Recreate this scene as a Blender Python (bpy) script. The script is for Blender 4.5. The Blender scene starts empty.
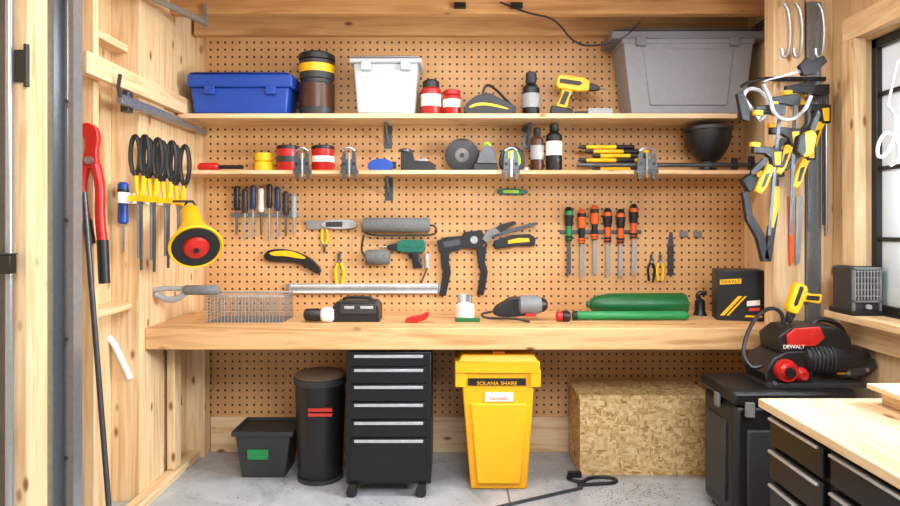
import bpy, bmesh, math, random
from mathutils import Vector, Matrix
random.seed(4)
F=616.; CD=4.05; CH=1.48
def S(y): return F/(CD+y)
def W(u,v,y):
    s=S(y); return Vector(((u-450)/s,y,CH-(v-225)/s))
SC=bpy.context.scene; COL=SC.collection
def lin(h):
    h=h.lstrip('#'); c=[int(h[i:i+2],16)/255 for i in (0,2,4)]
    return tuple((x/12.92 if x<=.04045 else ((x+.055)/1.055)**2.4) for x in c)+(1,)
# ---------------- materials ----------------
def newmat(n):
    m=bpy.data.materials.new(n); m.use_nodes=True
    nt=m.node_tree; return m,nt,nt.nodes['Principled BSDF']
def N(nt,t,**k):
    n=nt.nodes.new(t)
    for a,b in k.items(): setattr(n,a,b)
    return n
def ramp(nt,fac,stops):
    r=N(nt,'ShaderNodeValToRGB'); e=r.color_ramp.elements
    while len(e)<len(stops): e.new(.5)
    for i,(p,c) in enumerate(stops): e[i].position=p; e[i].color=c
    nt.links.new(fac,r.inputs[0]); return r.outputs[0]
def plain(n,hexc,rough=.5,metal=0,var=.12,scale=30,bump=.02):
    m,nt,b=newmat(n); c=lin(hexc)
    tc=N(nt,'ShaderNodeTexCoord'); no=N(nt,'ShaderNodeTexNoise'); no.inputs['Scale'].default_value=scale; no.inputs['Detail'].default_value=4
    nt.links.new(tc.outputs['Object'],no.inputs['Vector'])
    d=tuple(x*(1-var) for x in c[:3])+(1,); l=tuple(min(1,x*(1+var)) for x in c[:3])+(1,)
    nt.links.new(ramp(nt,no.outputs[0],[(.3,d),(.7,l)]),b.inputs['Base Color'])
    b.inputs['Roughness'].default_value=rough; b.inputs['Metallic'].default_value=metal
    if bump:
        bp=N(nt,'ShaderNodeBump'); bp.inputs['Strength'].default_value=bump*3; bp.inputs['Distance'].default_value=.002
        nt.links.new(no.outputs[0],bp.inputs['Height']); nt.links.new(bp.outputs[0],b.inputs['Normal'])
    return m
def wood(n,axis,a='#c99f6c',bb='#e7caa0',k='#8a5a30'):
    m,nt,b=newmat(n)
    tc=N(nt,'ShaderNodeTexCoord'); oi=N(nt,'ShaderNodeObjectInfo'); va=N(nt,'ShaderNodeVectorMath',operation='ADD')
    nt.links.new(tc.outputs['Object'],va.inputs[0])
    ml=N(nt,'ShaderNodeMath',operation='MULTIPLY'); ml.inputs[1].default_value=9; nt.links.new(oi.outputs['Random'],ml.inputs[0]); nt.links.new(ml.outputs[0],va.inputs[1])
    mp=N(nt,'ShaderNodeMapping'); sc=[14,14,14]; sc['xyz'.index(axis)]=.9; mp.inputs['Scale'].default_value=sc
    nt.links.new(va.outputs[0],mp.inputs['Vector'])
    n1=N(nt,'ShaderNodeTexNoise'); n1.inputs['Scale'].default_value=1.6; n1.inputs['Detail'].default_value=6; n1.inputs['Distortion'].default_value=.6
    nt.links.new(mp.outputs[0],n1.inputs['Vector'])
    grain=ramp(nt,n1.outputs[0],[(.3,lin(a)),(.5,lin(bb)),(.72,lin(a))])
    mp2=N(nt,'ShaderNodeMapping'); s2=[9,9,9]; s2['xyz'.index(axis)]=4.0; mp2.inputs['Scale'].default_value=s2
    nt.links.new(va.outputs[0],mp2.inputs['Vector'])
    vo=N(nt,'ShaderNodeTexVoronoi'); vo.inputs['Scale'].default_value=1.0
    nt.links.new(mp2.outputs[0],vo.inputs['Vector'])
    kf=ramp(nt,vo.outputs['Distance'],[(.06,(1,1,1,1)),(.15,(0,0,0,1))])
    mx=N(nt,'ShaderNodeMix',data_type='RGBA'); nt.links.new(kf,mx.inputs[0]); nt.links.new(grain,mx.inputs[6]); mx.inputs[7].default_value=lin(k)
    nt.links.new(mx.outputs[2],b.inputs['Base Color']); b.inputs['Roughness'].default_value=.55
    bp=N(nt,'ShaderNodeBump'); bp.inputs['Strength'].default_value=.12; bp.inputs['Distance'].default_value=.003
    nt.links.new(n1.outputs[0],bp.inputs['Height']); nt.links.new(bp.outputs[0],b.inputs['Normal'])
    return m
WX=wood('pine_x','x'); WY=wood('pine_y','y'); WZ=wood('pine_z','z')
WC=wood('ceiling_pine','x','#b98450','#d6a76e','#6b4020')
WB=wood('bench_pine','x','#b5834e','#dcb17c','#6b4020')
PLY=wood('plywood','z','#cba577','#dfc196','#a87848')
PLYT=wood('plywood_top','y','#c4a378','#e0c79f','#8a6238')
def pegmat():
    m,nt,b=newmat('pegboard'); sp=.0475
    tc=N(nt,'ShaderNodeTexCoord'); sx=N(nt,'ShaderNodeSeparateXYZ'); nt.links.new(tc.outputs['Object'],sx.inputs[0])
    outs=[]
    for ax in ('X','Z'):
        d=N(nt,'ShaderNodeMath',operation='DIVIDE'); d.inputs[1].default_value=sp; nt.links.new(sx.outputs[ax],d.inputs[0])
        f=N(nt,'ShaderNodeMath',operation='FRACT'); nt.links.new(d.outputs[0],f.inputs[0])
        s=N(nt,'ShaderNodeMath',operation='SUBTRACT'); s.inputs[1].default_value=.5; nt.links.new(f.outputs[0],s.inputs[0])
        p=N(nt,'ShaderNodeMath',operation='POWER'); p.inputs[1].default_value=2
        a=N(nt,'ShaderNodeMath',operation='ABSOLUTE'); nt.links.new(s.outputs[0],a.inputs[0]); nt.links.new(a.outputs[0],p.inputs[0]); outs.append(p)
    ad=N(nt,'ShaderNodeMath',operation='ADD'); nt.links.new(outs[0].outputs[0],ad.inputs[0]); nt.links.new(outs[1].outputs[0],ad.inputs[1])
    lt=N(nt,'ShaderNodeMath',operation='LESS_THAN'); lt.inputs[1].default_value=.026; nt.links.new(ad.outputs[0],lt.inputs[0])
    no=N(nt,'ShaderNodeTexNoise'); no.inputs['Scale'].default_value=2.5; no.inputs['Detail'].default_value=5; nt.links.new(tc.outputs['Object'],no.inputs['Vector'])
    c=ramp(nt,no.outputs[0],[(.3,lin('#bf8c55')),(.7,lin('#d5a772'))])
    mx=N(nt,'ShaderNodeMix',data_type='RGBA'); nt.links.new(lt.outputs[0],mx.inputs[0]); nt.links.new(c,mx.inputs[6]); mx.inputs[7].default_value=lin('#3a2412')
    nt.links.new(mx.outputs[2],b.inputs['Base Color']); b.inputs['Roughness'].default_value=.55
    return m
PEG=pegmat()
def osbmat():
    m,nt,b=newmat('osb'); tc=N(nt,'ShaderNodeTexCoord'); cols=[]
    for sc,rt in (((22,22,75),.35),((34,34,80),-.9),((70,50,24),.3)):
        mp=N(nt,'ShaderNodeMapping'); mp.inputs['Scale'].default_value=sc; mp.inputs['Rotation'].default_value=(0,rt,0)
        nt.links.new(tc.outputs['Object'],mp.inputs['Vector'])
        vo=N(nt,'ShaderNodeTexVoronoi'); vo.inputs['Scale'].default_value=1; nt.links.new(mp.outputs[0],vo.inputs['Vector'])
        cols.append(ramp(nt,vo.outputs['Color'],[(.08,lin('#a57a48')),(.35,lin('#d0aa70')),(.85,lin('#ecd29e'))]))
    cur=cols[0]
    for i,sc in ((1,16),(2,27)):
        no=N(nt,'ShaderNodeTexNoise'); no.inputs['Scale'].default_value=sc; nt.links.new(tc.outputs['Object'],no.inputs['Vector'])
        fr=ramp(nt,no.outputs[0],[(.50,(0,0,0,1)),(.54,(1,1,1,1))])
        mx=N(nt,'ShaderNodeMix',data_type='RGBA'); nt.links.new(fr,mx.inputs[0])
        nt.links.new(cur,mx.inputs[6]); nt.links.new(cols[i],mx.inputs[7]); cur=mx.outputs[2]
    nt.links.new(cur,b.inputs['Base Color']); b.inputs['Roughness'].default_value=.7; return m
OSB=osbmat()
def concrete():
    m,nt,b=newmat('concrete'); tc=N(nt,'ShaderNodeTexCoord')
    n1=N(nt,'ShaderNodeTexNoise'); n1.inputs['Scale'].default_value=2.6; n1.inputs['Detail'].default_value=9; n1.inputs['Roughness'].default_value=.68; n1.inputs['Distortion'].default_value=.8
    nt.links.new(tc.outputs['Object'],n1.inputs['Vector'])
    c=ramp(nt,n1.outputs[0],[(.32,lin('#7f8488')),(.46,lin('#a6abaf')),(.62,lin('#babec1')),(.75,lin('#c8cac9'))])
    n2=N(nt,'ShaderNodeTexNoise'); n2.inputs['Scale'].default_value=45; n2.inputs['Detail'].default_value=3
    nt.links.new(tc.outputs['Object'],n2.inputs['Vector'])
    sp=ramp(nt,n2.outputs[0],[(.28,(1,1,1,1)),(.34,(0,0,0,1))])
    mx=N(nt,'ShaderNodeMix',data_type='RGBA'); nt.links.new(sp,mx.inputs[0]); nt.links.new(c,mx.inputs[6]); mx.inputs[7].default_value=lin('#6a6a68')
    sx=N(nt,'ShaderNodeSeparateXYZ'); nt.links.new(tc.outputs['Object'],sx.inputs[0])
    j=N(nt,'ShaderNodeMath',operation='SUBTRACT'); j.inputs[1].default_value=.12; nt.links.new(sx.outputs['X'],j.inputs[0])
    a=N(nt,'ShaderNodeMath',operation='ABSOLUTE'); nt.links.new(j.outputs[0],a.inputs[0])
    l=N(nt,'ShaderNodeMath',operation='LESS_THAN'); l.inputs[1].default_value=.006; nt.links.new(a.outputs[0],l.inputs[0])
    m2=N(nt,'ShaderNodeMix',data_type='RGBA'); nt.links.new(l.outputs[0],m2.inputs[0]); nt.links.new(mx.outputs[2],m2.inputs[6]); m2.inputs[7].default_value=lin('#6b6b6b')
    nt.links.new(m2.outputs[2],b.inputs['Base Color']); b.inputs['Roughness'].default_value=.5; return m
CON=concrete()
BK=plain('black_plastic','#18181a',.42); DK=plain('dark_grey_plastic','#303234',.5); GY=plain('grey_plastic','#77797a',.55)
TG=plain('tote_grey','#85868a',.45,var=.05); TGL=plain('tote_lid_grey','#6e6f74',.45,var=.05)
LG=plain('light_grey','#a4a6a8',.5); WH=plain('white_plastic','#e9e9e4',.4)
BG=plain('bin_white','#dbe3e6',.3,var=.04)
BG.node_tree.nodes['Principled BSDF'].inputs['Transmission Weight'].default_value=.35
YE=plain('tool_yellow','#f5bd12',.38,var=.06); YB=plain('bin_yellow','#fbb30e',.35,var=.04); RD=plain('red_plastic','#bd1e1b',.35)
GR=plain('green_tarp','#10602f',.38,var=.1,scale=6,bump=0); GL=plain('light_green','#23884a',.4,var=.08,bump=0); DG=plain('drill_green','#0f6350',.42)
BL=plain('blue_plastic','#1a46a2',.4,var=.06); NV=plain('navy_plastic','#22365c',.45); OR=plain('orange_plastic','#d85f22',.42)
SI=plain('steel','#a6a9ac',.3,.8); SB=plain('bright_steel','#c6c9cc',.3,.6); CS=plain('dark_steel','#5b5d60',.38,.75); GALV=plain('galvanised','#8f9498',.36,.7,scale=50)
TRK=plain('track_steel','#a2a8ae',.28,.65,scale=40,var=.08)
FAB=plain('roller_nap','#6c6e6d',.95,scale=160,var=.35,bump=.2); LBL=plain('paper_label','#efeadd',.7); BRN=plain('amber_brown','#4a2a17',.3); LIDB=plain('brown_lid','#6a5647',.5)
CBK=plain('cabinet_black','#151618',.33,.2); CLR=plain('label_red','#d23a30',.5); TAPE=plain('tape_yellow','#f0c413',.5); LIME=plain('lime','#a6c832',.45)
FOL=plain('foliage','#8c9c78',.8,var=.5,scale=3); CORD=plain('pale_cord','#c9dae8',.5)
# ---------------- geometry ----------------
def chaikin(pts,it=2,closed=True):
    for _ in range(it):
        o=[]; n=len(pts); rng=range(n) if closed else range(n-1)
        if not closed: o.append(pts[0])
        for i in rng:
            a=pts[i]; b=pts[(i+1)%n]
            o.append(tuple(a[k]*.75+b[k]*.25 for k in range(len(a)))); o.append(tuple(a[k]*.25+b[k]*.75 for k in range(len(a))))
        if not closed: o.append(pts[-1])
        pts=o
    return pts
class G:
    def __init__(s): s.bm=bmesh.new(); s.bv=False
    def hexa(s,v):
        q=[s.bm.verts.new(p) for p in v]
        for f in ((0,3,2,1),(4,5,6,7),(0,1,5,4),(1,2,6,5),(2,3,7,6),(3,0,4,7)): s.bm.faces.new([q[i] for i in f])
    def box(s,a,b):
        x0,y0,z0=a;x1,y1,z1=b; s.bv=True
        s.hexa([(x0,y0,z0),(x1,y0,z0),(x1,y1,z0),(x0,y1,z0),(x0,y0,z1),(x1,y0,z1),(x1,y1,z1),(x0,y1,z1)])
    def rings(s,rs,cap=True,closed=False):
        R=[[s.bm.verts.new(p) for p in r] for r in rs]; n=len(rs[0]); m=len(R)
        for i in range(m if closed else m-1):
            A=R[i];B=R[(i+1)%m]
            for j in range(n): s.bm.faces.new((A[j],A[(j+1)%n],B[(j+1)%n],B[j]))
        if cap and not closed:
            s.bm.faces.new(R[0][::-1]); s.bm.faces.new(R[-1])
    def lathe(s,c,prof,axis='Z',n=28):
        rs=[]
        for r,h in prof:
            r=max(r,1e-4); ring=[]
            for j in range(n):
                a=2*math.pi*j/n; ca,sa=math.cos(a)*r,math.sin(a)*r
                ring.append({'Z':(c[0]+ca,c[1]+sa,c[2]+h),'X':(c[0]+h,c[1]+ca,c[2]+sa),'Y':(c[0]+ca,c[1]+h,c[2]+sa)}[axis])
            rs.append(ring)
        s.rings(rs)
    def axlathe(s,p0,p1,prof,n=36):
        p0=Vector(p0);p1=Vector(p1);t=(p1-p0).normalized();a=t.orthogonal().normalized();b=t.cross(a);rs=[]
        for r,h in prof:
            rs.append([p0+t*h+a*math.cos(2*math.pi*j/n)*r+b*math.sin(2*math.pi*j/n)*r for j in range(n)])
        s.rings(rs)
    def cyl(s,p0,p1,r0,r1=None,n=20):
        s.tube([p0,p1],r0,n,r1)
    def tube(s,pts,r,n=8,r1=None,closed=False):
        pts=[Vector(p) for p in pts]; rs=[]; m=len(pts); up=None
        for i,p in enumerate(pts):
            if closed: t=(pts[(i+1)%m]-pts[i-1])
            else: t=(pts[min(i+1,m-1)]-pts[max(i-1,0)])
            t=t.normalized()
            if up is None: up=Vector((0,1,0)) if abs(t.y)<.9 else Vector((1,0,0))
            a=t.cross(up).normalized(); b=a.cross(t).normalized(); up=b
            rr=r if r1 is None else r+(r1-r)*i/(m-1)
            rs.append([p+a*math.cos(2*math.pi*j/n)*rr+b*math.sin(2*math.pi*j/n)*rr for j in range(n)])
        s.rings(rs,closed=closed)
    def prism(s,pts,y0,y1):
        s.bv=True; s.rings([[(x,y0,z) for x,z in pts],[(x,y1,z) for x,z in pts]])
    def ball(s,c,r,n=16):
        k=10; rs=[]
        for i in range(k+1):
            a=math.pi*i/k; q=max(math.sin(a),.01)
            rs.append([(c[0]+r[0]*q*math.cos(2*math.pi*j/n),c[1]+r[1]*q*math.sin(2*math.pi*j/n),c[2]-r[2]*math.cos(a)) for j in range(n)])
        s.rings(rs)
# primitive closures; photo-measured coordinates on the vertical plane at depth y
def P(th,pts,sm=0,dy=0):
    def f(g,y):
        q=chaikin(pts,2) if sm else pts; yy=y+dy
        q=[W(u,v,yy) for u,v in q]; g.prism([(p.x,p.z) for p in q],yy-th/2,yy+th/2)
    return f
def R(r,pts,dy=0,sm=1,closed=False,n=8):
    def f(g,y):
        q=[(p[0],p[1],p[2] if len(p)>2 else 0) for p in pts]
        if sm and len(q)>2: q=chaikin(q,2,closed)
        g.tube([W(a,b,y+dy+c) for a,b,c in q],r/S(y),n,closed=closed)
    return f
def L(cx,prof,dy=0,n=28):
    def f(g,y):
        yy=y+dy; s=S(yy); c=W(cx,225,yy); g.lathe((c.x,yy,CH),[(r/s,-(v-225)/s) for v,r in prof][::-1],'Z',n)
    return f
def H(cy,prof,dy=0,n=28):
    def f(g,y):
        yy=y+dy; s=S(yy); c=W(450,cy,yy); g.lathe((0,yy,c.z),[(r/s,(u-450)/s) for u,r in prof],'X',n)
    return f
def D(cx,cy,prof,dy=0,n=32):
    def f(g,y):
        yy=y+dy; s=S(yy); c=W(cx,cy,yy); g.lathe((c.x,yy,c.z),[(r/s,h) for r,h in prof],'Y',n)
    return f
def O(cx,cy,ru,rv,r,dy=0):
    def f(g,y):
        g.tube([W(cx+ru*math.cos(a),cy+rv*math.sin(a),y+dy) for a in [2*math.pi*i/24 for i in range(24)]],r/S(y),8,closed=True)
    return f
def B(u0,v0,u1,v1,dep,dy=0):
    def f(g,y):
        a=W(u0,v1,y+dy); b=W(u1,v0,y+dy); g.box((a.x,y+dy,a.z),(b.x,y+dy+dep,b.z))
    return f
def BX(a,b): return lambda g,y:g.box(a,b)
def FR(u0,u1,v0,b0,b1,v1,dep,depb=None,wall=0,dy=0):
    depb=depb or dep
    def f(g,y):
        g.bv=True; y0=y+dy; t0=W(u0,v0,y0);t1=W(u1,v0,y0);q0=W(b0,v1,y0);q1=W(b1,v1,y0); yb=y0+(dep-depb)/2
        bot=[(q0.x,yb,q0.z),(q1.x,yb,q0.z),(q1.x,yb+depb,q0.z),(q0.x,yb+depb,q0.z)]
        top=[(t0.x,y0,t0.z),(t1.x,y0,t0.z),(t1.x,y0+dep,t0.z),(t0.x,y0+dep,t0.z)]
        if not wall: g.hexa(bot+top); return
        w=wall
        sg=[(1,1),(-1,1),(-1,-1),(1,-1)]
        ti=[(p[0]+a*w,p[1]+b*w,p[2]) for p,(a,b) in zip(top,sg)]; bi=[(p[0]+a*w,p[1]+b*w,p[2]+w) for p,(a,b) in zip(bot,sg)]
        g.rings([bot,top,ti,bi])
    return f
def T2(pts,u,v,ang=0,sc=1,flip=False):
    c,s=math.cos(math.radians(ang)),math.sin(math.radians(ang)); o=[]
    for p in pts:
        x,y=p[0]*sc,p[1]*(-1 if flip=='y' else 1)*sc
        if flip is True: x=-x
        o.append((u+x*c-y*s,v+x*s+y*c))
    return o
def mesh_obj(name,g,mat,bev,origin,parent=None):
    bmesh.ops.recalc_face_normals(g.bm,faces=g.bm.faces[:])
    for v in g.bm.verts: v.co-=Vector(origin)
    me=bpy.data.meshes.new(name); g.bm.to_mesh(me); g.bm.free()
    for p in me.polygons: p.use_smooth=True
    me.set_sharp_from_angle(angle=math.radians(38)); me.materials.append(mat)
    o=bpy.data.objects.new(name,me); COL.objects.link(o)
    if parent: o.parent=parent
    else: o.location=origin
    if bev and g.bv:
        md=o.modifiers.new('bevel','BEVEL'); md.width=bev; md.segments=2; md.limit_method='ANGLE'; md.angle_limit=math.radians(50)
    return o
SPLIT={'band','jaw','tip','wire','foot','pad','peg','vent_ring','slot','label','caster','latch','graphic','clip','edge_trim','cleat','bolt','fin'}
def tool(name,label,cat,y,parts,base=None,wall=None,group=None,rotz=0,wallx=None,top=None):
    pp=[]
    for p in parts:
        if p[0] in SPLIT and len(p[2])>1 and len(parts)>1:
            for f in p[2]: pp.append((p[0],p[1],[f])+tuple(p[3:]))
        else: pp.append(p)
    parts=pp; gs=[]
    for p in parts:
        g=G()
        for f in p[2]: f(g,y)
        gs.append(g)
    vs=[v.co for g in gs for v in g.bm.verts]
    mn=[min(c[i] for c in vs) for i in range(3)]; mx=[max(c[i] for c in vs) for i in range(3)]
    d=Vector((0,0,0))
    if base is not None: d.z=base-mn[2]
    if top is not None: d.z=top-mx[2]
    if wall is not None: d.y=wall-mx[1]
    if wallx is not None: d.x=wallx-(mn[0] if wallx<0 else mx[0])
    for g in gs:
        for v in g.bm.verts: v.co+=d
    org=Vector(((mn[0]+mx[0])/2,(mn[1]+mx[1])/2,mn[2]))+d
    if len(parts)==1:
        p=parts[0]; op=p[3] if len(p)>3 else {}
        r=mesh_obj(name,gs[0],p[1],op.get('bev',.003),org); objs=[r]
    else:
        r=bpy.data.objects.new(name,None); r.empty_display_size=.05; COL.objects.link(r); r.location=org; objs=[]
        for p,g in zip(parts,gs):
            op=p[3] if len(p)>3 else {}
            par=r if 'par' not in op else objs[op['par']]
            o=mesh_obj(p[0],g,p[1],op.get('bev',.003),org,par); objs.append(o)
            if 'label' in op: o['label']=op['label']
    r['label']=label; r['category']=cat
    if group: r['group']=group
    if rotz: r.rotation_euler[2]=math.radians(rotz)
    return r,objs
def text(root,name,s,u,v,y,size_px,mat,sx=1,rz=0,roll=0):
    cu=bpy.data.curves.new('t','FONT'); cu.body=s; cu.size=size_px/S(y)*1.35; cu.align_x='CENTER'; cu.align_y='CENTER'; cu.extrude=.0008
    o=bpy.data.objects.new('t',cu); COL.objects.link(o)
    bpy.context.view_layer.update()
    me=bpy.data.meshes.new_from_object(o.evaluated_get(bpy.context.evaluated_depsgraph_get()))
    bpy.data.objects.remove(o); me.materials.clear(); me.materials.append(mat)
    q=bpy.data.objects.new(name,me); COL.objects.link(q); q.parent=root
    q.location=W(u,v,y)-root.location
    q.rotation_euler=(math.pi/2,math.radians(roll),math.radians(rz)); q.scale=(sx,1,1)
    return q
def struct(name,mat,boxes,bev=.003,kind=True,label=None,cat=None,group=None):
    g=G()
    for a,b in boxes: g.box(a,b)
    vs=[v.co.copy() for v in g.bm.verts]
    org=Vector((sum(v.x for v in vs)/len(vs),sum(v.y for v in vs)/len(vs),min(v.z for v in vs)))
    o=mesh_obj(name,g,mat,bev,org)
    if kind: o['kind']='structure'
    o['label']=label or name.replace('_',' ')
    if cat: o['category']=cat
    if group: o['group']=group
    return o
# ---------------- room ----------------
CZ=2.86
struct('floor',CON,[((-2.2,-5.5,-.1),(2.6,.12,0))],0,label='grey poured concrete garage floor with a joint')
struct('wall_back',PLY,[((-1.9,0,0),(2.2,.12,CZ))],0,label='plywood back wall behind the pegboard')
struct('wall_left',PLY,[((-1.92,-4.6,0),(-1.81,0,CZ))],0,label='plywood sheathed wall between bare studs')
struct('wall_right',PLY,[((2.09,-.95,0),(2.2,-.6,CZ)),((2.09,-2.2,0),(2.2,-.95,1.03)),((2.09,-2.2,2.41),(2.2,-.95,CZ)),((2.09,-4.6,0),(2.2,-2.2,CZ)),((1.93,-.6,0),(2.03,0,CZ))],0,label='plywood wall with the window opening')
struct('ceiling',WC,[((-1.9,-3.0,CZ),(2.2,.12,CZ+.08))],0,label='pine ceiling deck')
T=iter(range(1,40))
def trim(m,a,b,l): return struct('trim_%d'%next(T),m,[(a,b)],label=l)
trim(WC,(-1.66,-.06,2.71),(1.93,0,2.83),'pine header beam above the pegboard')
trim(WC,(-1.75,-.36,2.745),(1.93,-.30,2.86),'pine ceiling beam')
trim(WC,(-1.75,-.95,2.78),(2.09,-.91,2.86),'pine ceiling joist')
trim(WZ,(-1.81,-.76,0),(-1.66,-.47,2.86),'wide pine post at the end of the bench')
trim(WZ,(-1.76,-.46,0),(-1.68,-.0,2.86),'pine lining board beside the pegboard')
trim(WZ,(-1.81,-1.13,0),(-1.69,-1.085,2.86),'pine wall stud')
trim(WZ,(-1.81,-1.50,0),(-1.70,-1.46,2.86),'pine wall stud behind the door track')
trim(WZ,(-1.81,-1.72,0),(-1.60,-1.6,2.86),'thick pine door post')
trim(WY,(-1.66,-1.30,2.16),(-1.62,-.0,2.26),'pine ledger board running along the wall')
trim(WY,(-1.81,-1.085,1.03),(-1.70,-.76,1.07),'pine blocking between the studs')
trim(WY,(-1.81,-1.085,2.40),(-1.72,-.76,2.44),'upper pine blocking between the studs')
trim(WZ,(1.76,-.70,0),(1.93,-.6,2.86),'pine post at the end of the bench')
trim(WZ,(1.94,-.69,0),(2.09,-.6,2.86),'pine board beside the post')
trim(WY,(-1.66,-.95,.0),(-1.59,-.05,.045),'pine sill plate on the floor')
trim(WZ,(2.03,-.96,1.036),(2.09,-.86,2.42),'pine window casing upright')
trim(WY,(2.03,-2.3,2.42),(2.09,-.86,2.54),'pine window head casing')
trim(WY,(1.96,-2.3,1.0),(2.12,-.82,1.035),'pine window sill board')
trim(WY,(2.05,-2.3,.87),(2.09,-.80,1.0),'pine apron under the window sill')
trim(WZ,(-1.68,-.13,0),(-1.56,-.045,.80),'pine corner board below the bench')
struct('baseboard_back',WX,[((-1.56,-.04,0),(1.93,0,.23))],label='pine bottom plate along the back wall')
struct('pegboard',PEG,[((-1.60,-.012,.23),(1.93,-.0005,2.71))],0,kind=False,label='tan perforated pegboard covering the wall behind the bench',cat='pegboard')
# window
g=G()
for a,b in [((2.12,-.99,1.035),(2.17,-.95,2.41)),((2.12,-2.2,1.035),(2.17,-2.16,2.41)),((2.12,-2.2,1.035),(2.17,-.95,1.085)),((2.12,-2.2,2.36),(2.17,-.95,2.41)),((2.13,-1.60,1.05),(2.16,-1.56,2.4)),((2.13,-2.2,2.12),(2.16,-.95,2.14)),((2.13,-2.2,1.75),(2.16,-.95,1.77)),((2.13,-2.2,1.40),(2.16,-.95,1.42)),((2.13,-1.17,1.05),(2.16,-1.15,2.4)),((2.13,-1.37,1.05),(2.16,-1.35,2.4))]: g.box(a,b)
o=mesh_obj('window_1',g,BK,.003,(2.14,-1.57,1.035)); o['kind']='structure'; o['label']='black framed window with glazing bars'
gm,nt,b=newmat('glass'); b.inputs['Base Color'].default_value=(.9,.95,1,1); b.inputs['Roughness'].default_value=.02
tr=N(nt,'ShaderNodeBsdfTransparent'); fr=N(nt,'ShaderNodeFresnel'); ms=N(nt,'ShaderNodeMixShader'); nt.links.new(fr.outputs[0],ms.inputs[0]); nt.links.new(tr.outputs[0],ms.inputs[1]); nt.links.new(b.outputs[0],ms.inputs[2]); nt.links.new(ms.outputs[0],nt.nodes['Material Output'].inputs[0])
g=G(); g.box((2.143,-2.17,1.07),(2.147,-.98,2.38)); mesh_obj('pane',g,gm,0,(2.14,-1.57,1.035),o)
g=G()
for i in range(26):
    g.ball((4.6+random.uniform(-.3,.5),-2.5+i*.28,random.uniform(.3,1.4)),(.6,.5,random.uniform(.5,.8)),12)
hd=mesh_obj('hedge',g,FOL,0,(4.6,1,0)); hd['kind']='stuff'; hd['label']='muted green hedge outside the window'; hd['category']='hedge'
# shelves + bench
BT=.92; S1=2.16; S2=1.815
struct('shelf',WX,[((-1.66,-.30,S1-.03),(1.75,-.012,S1))],kind=False,label='upper pine wall shelf on metal brackets',cat='shelf',group='pine wall shelves')
struct('shelf',WX,[((-1.66,-.30,S2-.025),(1.93,-.012,S2))],kind=False,label='lower pine wall shelf on metal brackets',cat='shelf',group='pine wall shelves')
r=bpy.data.objects.new('workbench',None); COL.objects.link(r); r.location=(0,-.35,0); r['label']='long thick pine workbench spanning the alcove'; r['category']='workbench'
g=G(); g.box((-1.66,-.70,.80),(1.755,-.59,BT)); mesh_obj('front_beam',g,WB,.006,(0,-.35,0),r)
g=G(); g.box((-1.66,-.588,.885),(1.925,-.013,BT)); mesh_obj('worktop',g,WB,.003,(0,-.35,0),r)
g=G(); g.box((-1.55,-.08,.80),(1.925,-.042,.884)); mesh_obj('ledger',g,WX,.003,(0,-.35,0),r)
g=G(); g.box((-1.655,-.45,.05),(-1.61,-.36,.884)); mesh_obj('leg',g,WZ,.003,(0,-.35,0),r)
def bracket(u,ztop,lab):
    s=S(-.02); v0=225-(ztop-CH)*s
    tool('shelf_bracket',lab,'bracket',-.02,[('plate',CS,[B(u-4,v0,u+4,v0+23,.004)],{'bev':0}),
      ('arm',GALV,[lambda g,y:g.box((W(u,0,y).x-.012,-.18,ztop-.008),(W(u,0,y).x+.012,-.02,ztop)),lambda g,y:g.cyl((W(u,0,y).x,-.16,ztop-.01),(W(u,0,y).x,-.022,ztop-.12),.006)],{'bev':0})],group='metal shelf brackets',wall=-.012,top=ztop)
for u,z in ((388,S1-.03),(527,S1-.03),(389,S2-.025)): 
    bracket(u,z,'galvanised metal shelf bracket under the pine shelf')
# ---------------- top shelf ----------------
def tote(name,label,u0,u1,v0,v1,y,dep,tp,mb,ml,base,lip=8,ribs=False,ins=4):
    bd=[FR(u0+ins,u1-ins,v0+lip,u0+tp,u1-tp,v1,dep,dep*.94)]
    if ribs: bd+=[FR(u0+ins+20,u1-ins-20,v0+lip+10,u0+tp+18,u1-tp-18,v1-8,.01,dy=-.004),B(u0+ins-1,v0+lip,u1-ins+1,v0+lip+5,dep,-.006)]
    parts=[('body',mb,bd,{'bev':.012}),
      ('lid',ml,[B(u0,v0+2,u1,v0+lip,dep+.025,-.016),FR(u0+8,u1-8,v0,u0+2,u1-2,v0+2,dep-.04,dep,dy=.01)],{'bev':.008}),
      ('latch',ml,[B(u0+(u1-u0)*.16,v0+lip-2,u0+(u1-u0)*.16+10,v0+lip+7,.02,-.024),B(u1-(u1-u0)*.16-10,v0+lip-2,u1-(u1-u0)*.16,v0+lip+7,.02,-.024)],{'bev':.004})]
    return tool(name,label,'storage bin',y,parts,base=base)
tote('storage_tote','blue plastic lidded storage box on the upper shelf',187,292,71,113,-.28,.23,6,BL,BL,S1,15,ins=3)
tote('storage_tote','tall pale translucent lidded storage bin on the upper shelf',349,422,55,113,-.29,.25,8,BG,BG,S1,7)
tote('storage_tote','large grey lidded plastic tote on the upper shelf',612,765,28,113,-.30,.255,20,TG,TGL,S1,10,True,11)
tool('stacked_canister','black and brown canister stack with a yellow label','canister',-.16,[('body',DK,[L(317,[(62,17),(80,17),(81,15.5),(84,15.5),(85,17),(112,17),(117,16)])]),
 ('lid',BK,[L(317,[(54,15),(56,18),(61,18),(62,16)])]),('label',YE,[L(317,[(66,17.6),(74,17.6)])]),('label',BRN,[L(317,[(86,17.6),(109,17.6)])])],base=S1)
tool('jar','red jar with a white label and dark lid','jar',-.16,[('body',RD,[L(431,[(88,8),(90,10),(114,10),(117,9)])]),('lid',BK,[L(431,[(80,6),(82,8.5),(88,8.5),(89,7)])]),('label',LBL,[L(431,[(95,10.3),(107,10.3)])])],base=S1,group='red jars on the upper shelf')
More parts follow.
